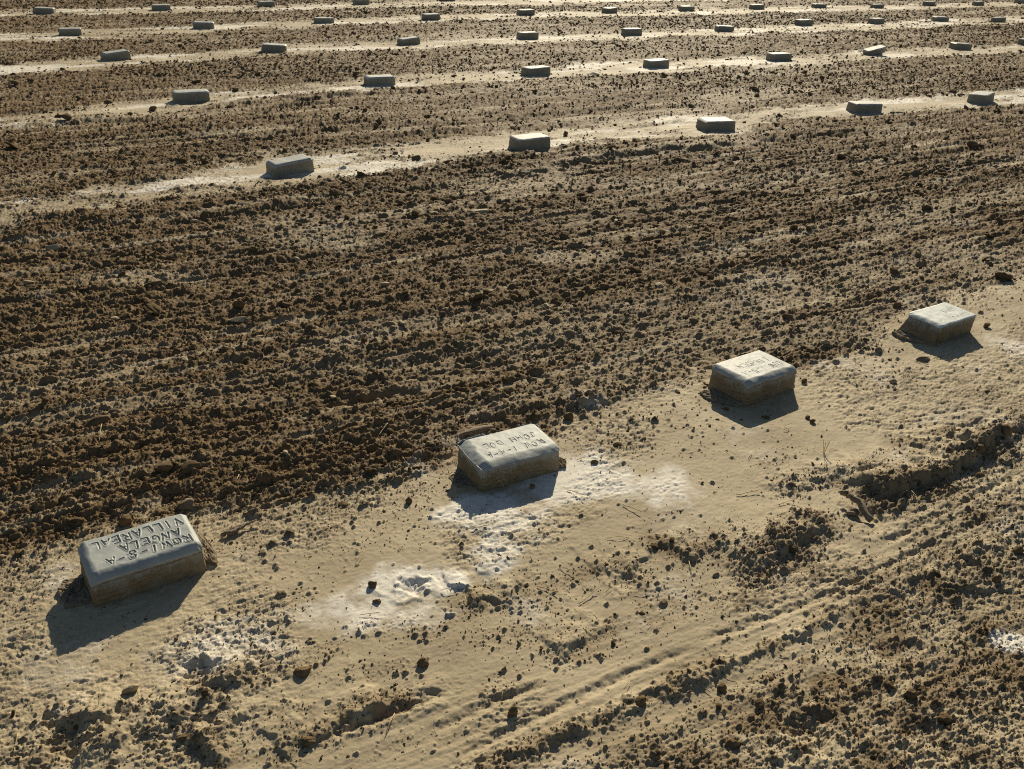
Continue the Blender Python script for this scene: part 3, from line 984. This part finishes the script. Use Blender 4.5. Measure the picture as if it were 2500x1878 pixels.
# per block: shape kind, yaw offset, tilt x, tilt y, (scale x, y, z), words for the label
FD = [
    [(1, .10, 0, -4, (1.02, .9, 1.0), 'long block with a slightly rising top and mossy shaded side, leftmost of the second row'),
     (0, -.05, 0, -1, (1.0, 1.0, 1.0), 'block with a bright flat top, second from the left in the second row'),
     (3, -.28, 0, 0, (1.0, 1.15, .92), 'wide low block with a bright broad top, middle of the second row'),
     (0, -.30, 0, 1, (1.0, 1.05, .95), 'block with a pale top beside a dark flat fragment in the second row'),
     (2, .30, -2, -1, (1.0, 1.05, 1.0), 'block with a white stained front face, rightmost of the second row')],
    [(0, -.10, 0, 0, (1.1, 1.0, 1.05), 'large dark block casting a long shadow, leftmost of the third row'),
     (1, -.14, 0, 0, (1.05, 1.0, 1.0), 'block with a rounded grey top, second from the left in the third row'),
     (2, .02, -1, -1, (1.05, 1.0, 1.0), 'block with a crisp edged top, third from the left in the third row'),
     (2, .0, 0, -1, (1.02, .95, .95), 'block with a bright rimmed top, left of the middle gap in the third row'),
     (0, -.12, 0, 0, (1.05, 1.0, 1.0), 'block with a light level top, fifth from the left in the third row'),
     None,
     (3, -.42, 0, 3, (.95, 1.05, .95), 'block turned askew with its end to the camera, right part of the third row'),
     (0, -.1, 0, 0, (1.0, 1.0, 1.0), 'block half cut by the right border of the view, end of the third row')],
    [(1, .20, 0, -4, (1.05, .9, 1.0), 'dark block leaning with its right end raised, leftmost of the fourth row'),
     (3, -.35, 0, 3, (1.08, 1.0, 1.05), 'block with its left corner higher, second from the left in the fourth row'),
     (1, .15, 0, -4, (1.05, .8, .95), 'dark low block sloping up to the right, third in the fourth row'),
     (0, -.05, 0, 0, (1.05, .9, 1.0), 'block with a thin bright top line, fourth in the fourth row'),
     (0, -.10, 0, 0, (1.05, .9, 1.0), 'evenly box shaped block, fifth from the left in the fourth row'),
     (3, -.4, 0, 2, (1.0, 1.0, .95), 'block with a sloping left shoulder, sixth in the fourth row'),
     (0, .0, 0, 0, (1.05, 1.0, 1.05), 'tall looking dark block, seventh in the fourth row'),
     (2, .05, 0, 0, (.98, 1.0, 1.0), 'small block with a sharp bright top, third from the right in the fourth row'),
     (1, -.35, 0, 1, (1.0, 1.0, .95), 'rounded block turned slightly away, second from the right in the fourth row'),
     (0, -.05, 0, 0, (1.0, .8, .95), 'small dark block, rightmost of the fourth row')],
    [(0, -.15, 0, 0, (1.0, 1.0, 1.0), 'block with a pale top strip, leftmost of the fifth row'),
     (1, -.30, 0, 1, (1.05, .9, 1.0), 'dark block with a clipped right end, second in the fifth row'),
     (2, -.10, 0, 1, (1.05, .8, .9), 'flat dark block with a dark top, third in the fifth row'),
     (0, -.05, 0, -1, (1.0, 1.0, 1.05), 'block with a bright top, fourth from the left in the fifth row'),
     (0, .0, 0, -1, (1.05, 1.0, 1.05), 'block with a bright top, fifth from the left in the fifth row'),
     (2, .22, 0, -2, (.95, 1.0, 1.0), 'block with an overhanging right end, sixth in the fifth row'),
     (0, -.05, 0, 0, (1.0, 1.0, 1.0), 'block with a bright top, seventh in the fifth row'),
     (3, -.15, 0, 1, (1.0, 1.0, 1.0), 'block with a bright left edge, eighth in the fifth row'),
     (1, -.25, 0, 1, (1.0, 1.0, .95), 'small block tipped to the right, ninth in the fifth row'),
     (0, -.10, 0, 0, (.95, .9, .95), 'tiny grey block, fourth from the right in the fifth row'),
     (2, .0, 0, 1, (1.0, .9, 1.05), 'tiny dark block, third from the right in the fifth row'),
     (1, .1, 0, -1, (1.0, .9, 1.0), 'tiny rounded block, second from the right in the fifth row'),
     (0, .0, 0, 0, (1.0, 1.0, 1.0), 'tiny block at the right border, last of the fifth row')],
    [(3, -.30, 0, 2, (1.1, 1.0, 1.1), 'dark block leaning left in the top left of the farthest row, leftmost'),
     (0, -.10, 0, 0, (1.05, 1.0, 1.0), 'block with a bright top, second from the left in the farthest row'),
     (1, .0, 0, -1, (1.0, 1.0, 1.0), 'block touching the upper border, third from the left in the farthest row'),
     (0, .0, 0, 0, (1.0, 1.0, 1.0), 'block cut by the upper border, fourth from the left in the farthest row'),
     (2, .0, 0, 0, (1.1, 1.0, 1.0), 'block of which only the shaded foot shows below the upper border')],
]
ORD = ['second', 'third', 'fourth', 'fifth', 'farthest']
for r, (ps, ds) in enumerate(zip(FAR, FD)):
    for p, d in zip(ps, ds):
        if d is None: continue
        kind, yaw, tx, ty, scl, label = d
        g = at(p[0], p[1], .05)
        z = float(gz(g[0], g[1])[0]) * .3
        o = thing('cement_block', label, 'grave marker', (g[0], g[1], z), (math.radians(tx), math.radians(ty), ROW_A + yaw), 'cement blocks in the ' + ORD[r] + ' row')
        o.scale = scl
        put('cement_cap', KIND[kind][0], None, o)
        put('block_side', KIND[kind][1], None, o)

# the broken block of the third row: a tipped slab on a crumbled foot
g = at(1888, 112, .04)
o = thing('broken_block', 'broken cement block with its slab tipped up on a crumbled foot in the third row', 'grave marker', (g[0], g[1], 0), (0, 0, ROW_A - .35), 'cement blocks in the third row')
V, F = clod_verts(4, 91, .15, .085, .045, .12, .8)
V[:, 2] += .025
put('crumbled_foot', mesh_np('crumbled_foot', V, None, F, False), M_FARBODY, o)
(cv, cf, st), (bv, bf, bc) = block_parts(.30, .17, .05, bev=(.01, .01, .01, .01), drop=(.004,) * 4, segs=None, wd=0, dep=0, seed=931, nx=61, ny=41, lip=.012, flare=(.0, -.06, -.01, -.02))
bme = mesh_np('tipped_slab', bv, bf)
tp = put('tipped_slab', bme, M_FARBODY, o)
tp.rotation_euler = (math.radians(4), math.radians(-13), 0)
tp.location = (0, -.01, .05)
put('cement_cap', mesh_np('cement_cap', cv, cf), M_FARCAP, tp)


# ------------------------------------------------------------------ single clods, stones, sticks
def clod(name, label, cat, px, py, sx, sy, sz, material=None, seed=0, yaw=0, tx=0, ty=0, rough=.3, facet=.6, sub=4, group=None, sink=.25, w=None):
    g = at(px, py)
    z = float(gz(g[0], g[1])[0])
    V, F = clod_verts(sub, 1000 + seed, sx / 2, sy / 2, sz / 2, rough, facet)
    o = put(name, mesh_np(name, V, None, F, True), material or M_CLOD)
    o.location = (g[0], g[1], z * .75 + sz / 2 * (1 - 2 * sink))
    o.rotation_euler = (tx, ty, yaw)
    return tag(o, label, cat, group)


def tube(pts, rad, sides=8, seed=0, bumpy=.15):
    pts = np.array(pts, float); n = len(pts); rg_ = np.random.RandomState(seed)
    V = []
    for i in range(n):
        d = pts[min(i + 1, n - 1)] - pts[max(i - 1, 0)]
        d /= np.linalg.norm(d) + 1e-9
        a = np.cross(d, [0, 0, 1]); a /= np.linalg.norm(a) + 1e-9
        b = np.cross(a, d)
        r = rad[i] if hasattr(rad, '__len__') else rad
        for k in range(sides):
            q = 2 * math.pi * k / sides
            rr = r * (1 + bumpy * rg_.uniform(-1, 1))
            V.append(pts[i] + a * rr * math.cos(q) + b * rr * math.sin(q))
    V.append(pts[0]); V.append(pts[-1])
    F = []; F3 = []
    for i in range(n - 1):
        for k in range(sides):
            k2 = (k + 1) % sides
            F.append((i * sides + k, i * sides + k2, (i + 1) * sides + k2, (i + 1) * sides + k))
    for k in range(sides):
        k2 = (k + 1) % sides
        F3.append((len(V) - 2, k2, k)); F3.append((len(V) - 1, (n - 1) * sides + k, (n - 1) * sides + k2))
    return np.array(V), np.array(F), np.array(F3)


def stick(name, label, cat, pix, rad, material, zs=None, sides=8, seed=0, bumpy=.15, steps=6, wob=.003, group=None):
    """a stick through ground points given in picture coordinates; zs = height of each point above the soil"""
    P = []
    for i, p in enumerate(pix):
        g = at(*p); z = float(gz(g[0], g[1])[0])
        P.append([g[0], g[1], z + (zs[i] if zs else .003)])
    P = np.array(P); rg_ = np.random.RandomState(seed); Q = []; R = []
    for i in range(len(P) - 1):
        for k in range(steps):
            t = k / steps
            Q.append(P[i] * (1 - t) + P[i + 1] * t + rg_.normal(size=3) * wob * (0 if i + k == 0 else 1))
            a = rad[i] if hasattr(rad, '__len__') else rad; b = rad[i + 1] if hasattr(rad, '__len__') else rad
            R.append(a * (1 - t) + b * t)
    Q.append(P[-1]); R.append(rad[-1] if hasattr(rad, '__len__') else rad)
    V, F, F3 = tube(Q, R, sides, seed, bumpy)
    c = V.mean(0)
    o = put(name, mesh_np(name, V - c, F, F3, True), material)
    o.location = c
    return tag(o, label, cat, group)


stick('weathered_stick', 'weathered wooden stick propped across the crumbly rut at right', 'stick', [(1812, 1080), (1845, 1097), (1882, 1128)], (.008, .012, .010), M_WOOD, (.035, .030, .012), 9, 1, .2)
clod('wood_chunk', 'dark wood chunk lying under the propped stick', 'wood chunk', 1843, 1112, .07, .035, .03, M_WOOD, 2, .9, 0, .2, .25, .9)
stick('wood_splinter', 'curved brown wood splinter on pale sand right of the nearest marker', 'splinter', [(478, 1160), (500, 1157), (520, 1148), (556, 1131)], (.006, .009, .005, .0025), M_WOOD, (.008, .010, .012, .016), 7, 2, .2, wob=.0012)
clod('clay_shard', 'yellowish flat clay shard standing in the lower left sand', 'shard', 284, 1497, .045, .022, .030, M_PALE, 3, .5, .3, -.3, .15, .95)
clod('soil_clod', 'brown clod with a crusty top sitting alone on the white salt patch', 'clod', 806, 1270, .026, .024, .024, None, 4, .3)
clod('soil_clod', 'jagged dark clod lower on the white salt patch', 'clod', 814, 1304, .026, .018, .016, None, 5, .1)
clod('soil_clod', 'tall dark clod standing alone near the bottom centre', 'clod', 1109, 1549, .026, .022, .034, None, 6, .1)
clod('soil_clod', 'dark clod in the sand above the lone bottom centre clod', 'clod', 913, 1437, .028, .026, .024, None, 7, .1)
clod('soil_clod', 'flat oval clod on pale sand between the two leftmost markers', 'clod', 740, 1092, .04, .028, .018, None, 8, .2)
clod('soil_clod', 'upright clod right of the flat oval clod on pale sand', 'clod', 882, 1087, .022, .02, .028, None, 9, .2)
clod('soil_clod', 'dark clod on the pale sand above the second marker shadow', 'clod', 1331, 966, .04, .026, .022, None, 10, .4)
clod('soil_clod', 'crumbly clod just right of the second marker', 'clod', 1283, 1003, .03, .022, .022, None, 11, .4)
clod('soil_clod', 'small clod in the shadow before the second marker', 'clod', 1150, 1055, .024, .02, .022, None, 12, .4)
clod('soil_clod', 'rounded clod on sand right of the third marker shadow', 'clod', 1744, 905, .02, .018, .018, None, 13, .4)
clod('soil_clod', 'reddish clod lower right of the third marker shadow', 'clod', 1754, 914, .026, .02, .02, None, 14, .4)
clod('soil_clod', 'blocky clod on pale sand right of the third marker', 'clod', 1737, 826, .028, .022, .02, None, 15, .4)
clod('wood_chip', 'flat brown bark chip in the shadow edge of the rightmost marker', 'wood chip', 1996, 776, .075, .028, .022, M_WOOD, 16, .2, 0, 0, .12, .95)
clod('pale_stone', 'pale lump on the sand below the rightmost marker', 'stone', 1929, 826, .036, .03, .022, M_PALE, 17, .2)
clod('pale_stone', 'grey stone on pale sand left of the rightmost marker', 'stone', 1780, 746, .05, .034, .03, M_PALE, 18, .5)
clod('soil_clod', 'angular dark clod right of the rightmost marker', 'clod', 2132, 703, .05, .03, .03, None, 19, .7)
clod('pale_stone', 'pale angular stone in the tilled soil at far left', 'stone', 117, 538, .09, .06, .045, M_PALE, 20, .2, .2, 0, .2, .95)
clod('dark_stone', 'dark disc shaped stone tilted on edge in the tilled field', 'stone', 517, 669, .06, .025, .055, M_CLOD, 21, .4, .3, .2, .15, .7)
clod('pale_stone', 'flat pale stone below the tilted dark disc', 'stone', 519, 698, .10, .045, .028, M_PALE, 22, .3, 0, 0, .15, .95)
clod('soil_clod', 'long curved dark clod lying in the left tilled field', 'clod', 340, 617, .11, .04, .04, None, 23, .5)
clod('pale_stone', 'pale rounded stone at the middle right of the tilled field', 'stone', 1425, 622, .07, .05, .035, M_PALE, 24, .2, .2, 0, .2, .9)
clod('soil_clod', 'large lumpy clod beside a small hole in the right tilled field', 'clod', 1517, 592, .10, .07, .05, None, 25, .5)
clod('stone_slab', 'flat stone slab half buried below the second block row', 'stone', 1035, 461, .19, .08, .025, M_PALE, 26, .3, 0, 0, .1, .95)
clod('pale_stone', 'small pale slab left of the half buried slab', 'stone', 938, 466, .08, .06, .03, M_PALE, 27, .3, 0, 0, .15, .95)
clod('soil_clod', 'big crusty clod in the tilled field above the nearest marker', 'clod', 353, 1019, .075, .055, .05, None, 28, .3)
clod('soil_clod', 'big crusty clod right of the other above the nearest marker', 'clod', 409, 1016, .08, .05, .045, None, 29, .5)
clod('soil_clod', 'rounded clod behind the nearest marker', 'clod', 270, 1130, .045, .04, .032, None, 30, .5)
clod('pale_stone', 'smooth brown stone at the back corner of the nearest marker', 'stone', 405, 1098, .05, .045, .04, M_WOOD, 31, .5, .3, 0, .3, .95)
clod('flat_clod', 'long flat clod in the left middle tilled field', 'clod', 206, 915, .10, .045, .03, None, 32, .6, .2, 0, .2, .9)
clod('wood_chip', 'pale fibrous wood chip at the edge of tilled soil left of the third marker', 'wood chip', 1253, 885, .045, .03, .03, M_PALE, 33, .9, .3, 0, .2, .9)
clod('soil_clod', 'rounded clod beside the fibrous wood chip', 'clod', 1228, 905, .045, .04, .04, None, 34, .9)
clod('buried_root', 'smooth brown root ridge half buried behind the second marker', 'root', 1030, 938, .15, .035, .03, M_WOOD, 35, .55, 0, 0, .06, 0, sink=.35)
clod('dark_fragment', 'dark flat fragment on sand between two blocks of the second row', 'fragment', 1944, 248, .14, .045, .03, M_FARBODY, 36, .0, 0, .1, .12, .9)
clod('brick_fragment', 'dark rectangular brick fragment on sand in the third row', 'fragment', 1284, 162, .15, .07, .045, M_FARBODY, 37, .35, 0, 0, .05, .95)
clod('brick_fragment', 'small dark fragment on tilled soil behind the third row', 'fragment', 1242, 132, .11, .06, .03, M_FARBODY, 38, .45, 0, 0, .08, .9)
clod('dark_fragment', 'flat fragment at the foot of the broken block', 'fragment', 1866, 118, .10, .05, .015, M_FARBODY, 39, .3, 0, 0, .1, .9)
clod('cement_rubble', 'low rubble lump on the sand at the right end of the third row', 'rubble', 2118, 99, .15, .07, .035, M_FARBODY, 40, .3, 0, 0, .3, .9)
clod('cement_rubble', 'long rubble piece at the far right of the third row', 'rubble', 2140, 98, .19, .07, .03, M_PALE, 41, .1, 0, 0, .3, .9)
clod('dark_clod', 'dark clod on the third strip near the left gap', 'clod', 135, 153, .06, .045, .04, None, 42, .1)
clod('soil_clod', 'large dark clod in the tilled band left of the second row', 'clod', 330, 240, .09, .06, .07, None, 43, .1)
clod('soil_clod', 'dark clod on the pale strip right of the first block of the second row', 'clod', 900, 348, .09, .06, .045, None, 44, .1)
clod('soil_clod', 'clod beside the small one on the pale second strip', 'clod', 855, 335, .05, .04, .035, None, 45, .1)
clod('soil_clod', 'dark clod at the corner of the second block of the second row', 'clod', 1222, 292, .05, .045, .06, None, 46, .1)
clod('soil_clod', 'dark clod among pressed soil below the right of the second row', 'clod', 2296, 340, .1, .08, .06, None, 47, .1)
clod('soil_clod', 'large dark clod at the right edge of the middle field', 'clod', 2360 - 260, 322, .12, .07, .06, None, 48, .1)
clod('soil_clod', 'rugged dark clod on the rut at the right border', 'clod', 2168, 950, .06, .05, .045, None, 49, .1)
clod('soil_clod', 'lumpy clod pile at the top of the right rut', 'clod', 2110, 985, .07, .045, .035, None, 50, .3)
clod('pale_stone', 'small pale chip at the end of the right rut', 'stone', 2060, 1054, .03, .022, .014, M_PALE, 51, .3)
clod('soil_clod', 'crusty twin clod on the wheel track at lower right', 'clod', 2115, 1030, .045, .02, .02, None, 52, .3)
clod('soil_clod', 'knobbly clod with a straw on the lower right track', 'clod', 2196, 1195, .04, .03, .03, None, 53, .3)
clod('soil_clod', 'tall dark clod with a long shadow at the lower right border', 'clod', 2150, 1260, .03, .025, .035, None, 54, .3)
clod('soil_clod', 'big dark clod in the crumbly lower right corner', 'clod', 2040, 1560, .04, .035, .03, None, 55, .3)
clod('soil_clod', 'dark clod left of the lower right corner hollow', 'clod', 1968, 1510, .035, .03, .028, None, 56, .3)
clod('soil_clod', 'clod in the crumbly soil at the bottom right of centre', 'clod', 1640, 1530, .03, .026, .024, None, 57, .3)
clod('soil_clod', 'clod on the bottom edge right of centre', 'clod', 1580, 1615, .035, .025, .026, None, 58, .3)
clod('soil_clod', 'dark clod on the dark tyre line at bottom centre', 'clod', 1383, 1526, .032, .028, .025, None, 59, .3)
clod('soil_clod', 'dark clod at the top of the tyre line', 'clod', 1558, 1494, .03, .022, .024, None, 60, .3)
clod('soil_clod', 'rough clod in the lower left disturbed sand', 'clod', 652, 1458, .05, .035, .024, None, 61, .3)
clod('soil_clod', 'flat crust plate tilted in the lower left sand', 'clod', 580, 1435, .04, .03, .012, M_PALE, 62, .3, 0, 0, .15, .9)
clod('soil_clod', 'rough clod left of the bottom rut', 'clod', 395, 1600, .03, .022, .018, None, 63, .3)
clod('soil_clod', 'round clod in the bottom left rut', 'clod', 669, 1611, .03, .026, .022, None, 64, .3)
clod('soil_clod', 'dark lump in the tilled soil above the fourth marker', 'clod', 1700, 690, .06, .04, .035, None, 65, .3)
clod('soil_clod', 'pointed dark clod behind the rightmost marker', 'clod', 1938, 662, .06, .03, .035, None, 66, .5)
clod('soil_clod', 'flat brown flake behind the rightmost marker', 'clod', 1975, 670, .05, .03, .02, M_PALE, 67, .9, .2, 0, .15, .9)
PSL = {0: 'near the left border in the upper part', 4: 'below the middle left', 13: 'near the upper left', 9: 'high on the right side', 19: 'right of the upper right stone', 20: 'lower on the far right'}
for k, (px, py, s_) in enumerate([(62, 610, .06), (250, 690, .05), (690, 960, .04), (620, 990, .045), (840, 800, .05), (960, 560, .06), (1110, 610, .05), (1290, 760, .045), (870, 700, .05),
                                  (1600, 480, .07), (1760, 430, .06), (1330, 480, .07), (640, 560, .07), (420, 480, .08), (830, 620, .06), (1480, 740, .045), (1180, 660, .05), (400, 780, .055),
                                  (140, 820, .05), (1880, 520, .06), (1990, 600, .05), (720, 860, .045), (1040, 800, .045), (560, 730, .05)]):
    clod('flat_stone', ('small flat pale stone in the tilled field ' + PSL[k]) if k in PSL else 'small flat pale stone lying in the tilled field between the first two rows', 'stone', px, py, s_, s_ * .6, s_ * .35, M_PALE, 80 + k, k * .7, .2, .1, .15, .95, 3, 'pale stones in the tilled field')
# dry straws
ST = [[(250 - 35, 960), (222, 925)], [(818, 948), (838, 925)], [(1225, 1062), (1262, 1080)], [(1160, 1270), (1205, 1288)], [(1345, 1095), (1385, 1112)], [(1010, 1150), (1055, 1145)],
      [(1250, 1310), (1290, 1280)], [(1780, 1362), (1770, 1330)], [(30, 1635), (40, 1590)], [(2090, 1190), (2110, 1165)], [(1590, 1072), (1640, 1064)], [(1000, 800), (1040, 790)]]
STL = ['left of the salt patch above the nearest marker', 'in the tilled soil left of the second marker', 'on salt right of the second marker', 'on pale sand below the second marker',
       'on pale sand right of the second marker', 'lying level on sand left of the second marker shadow', 'beside the crumbly ridge at bottom centre', 'upright in the crumbly lower right soil',
       'upright near the lower left corner', 'across the knobbly clod at lower right', 'on sand in front of the third marker', 'in the tilled field above the second marker']
for k, p in enumerate(ST):
    stick('dry_straw', 'thin dry straw ' + STL[k], 'straw', p, .0014, M_STRAW, (.004, .010), 5, 30 + k, 0, 5, .0012, 'loose dry straws')
# bits of straw litter, too many to count
rg_ = np.random.RandomState(12)
LV, LF, L3, off = [], [], [], 0
for k in range(420):
    y = rg_.uniform(1.3, 9) ** 1.0; x = rg_.uniform(-.6, .6) * (.8916 * y + .79)
    ln = rg_.uniform(.02, .07); a = rg_.normal(.5, .9)
    z = float(gz(x, y)[0]) + .004
    p = np.array([[x, y, z], [x + math.cos(a) * ln * .5, y + math.sin(a) * ln * .5, z + rg_.uniform(0, .006)], [x + math.cos(a) * ln, y + math.sin(a) * ln, z + rg_.uniform(-.002, .010)]])
    V, F, F3 = tube(p, rg_.uniform(.0006, .0013), 4, k, 0)
    LV.append(V); LF.append(F + off); L3.append(F3 + off); off += len(V)
lit = put('straw_litter', mesh_np('straw_litter', np.concatenate(LV), np.concatenate(LF), np.concatenate(L3)), M_STRAW)
tag(lit, 'tiny bits of dry straw scattered over the soil', 'straw', kind='stuff')
# dried weed in front of the second marker
wd_ = at(1080, 1052)
weed = thing('dry_weed', 'wiry dried weed tuft at the front foot of the second marker', 'weed', (wd_[0], wd_[1], 0))
rg_ = np.random.RandomState(3)
for k in range(7):
    a = rg_.uniform(0, 6.28); q = rg_.uniform(.025, .05)
    pts = [[rg_.uniform(-.03, .03), rg_.uniform(-.012, .012), .002]]
    for s_ in range(1, 9):
        t = s_ / 8
        pts.append([pts[0][0] + math.cos(a) * q * t, pts[0][1] + math.sin(a) * q * t * .5, .002 + .035 * math.sin(t * 2.9)])
    V, F, F3 = tube(pts, .0009, 4, k, 0)
    put('stem', mesh_np('stem', V, F, F3), M_STRAW, weed)
# sprig on the pale sand and the leaf beside the third marker
sp = at(1779, 982)
sprig = thing('dry_sprig', 'small upright dry sprig on the pale sand at right', 'sprig', (sp[0], sp[1], 0))
for k in range(6):
    a = rg_.uniform(0, 6.28)
    pts = [[math.cos(a) * .012 * t, math.sin(a) * .012 * t, .06 * t] for t in np.linspace(0, 1, 6)]
    V, F, F3 = tube(pts, .0009, 4, k, 0)
    put('stem', mesh_np('stem', V, F, F3), M_STRAW, sprig)
lf = at(1544, 815)
V = []
for i in range(9):
    t = i / 8; wdt = .007 * math.sin(t * 3.05 + .05)
    V += [[-wdt, .01 * t * t, .05 * t], [0, .01 * t * t - .002, .05 * t], [wdt, .01 * t * t, .05 * t]]
V2 = np.array(V)
V = np.concatenate([V2, V2 + [0, .0012, 0]])
F = np.concatenate([gridF(9, 3), gridF(9, 3, 27)[:, ::-1]])
o = put('green_leaf', mesh_np('green_leaf', V, F), M_LEAF)
o.location = (lf[0], lf[1], .01)
o.rotation_euler = (0, -.4, .3)
tag(o, 'tiny green leaf standing by the left side of the third marker', 'leaf')
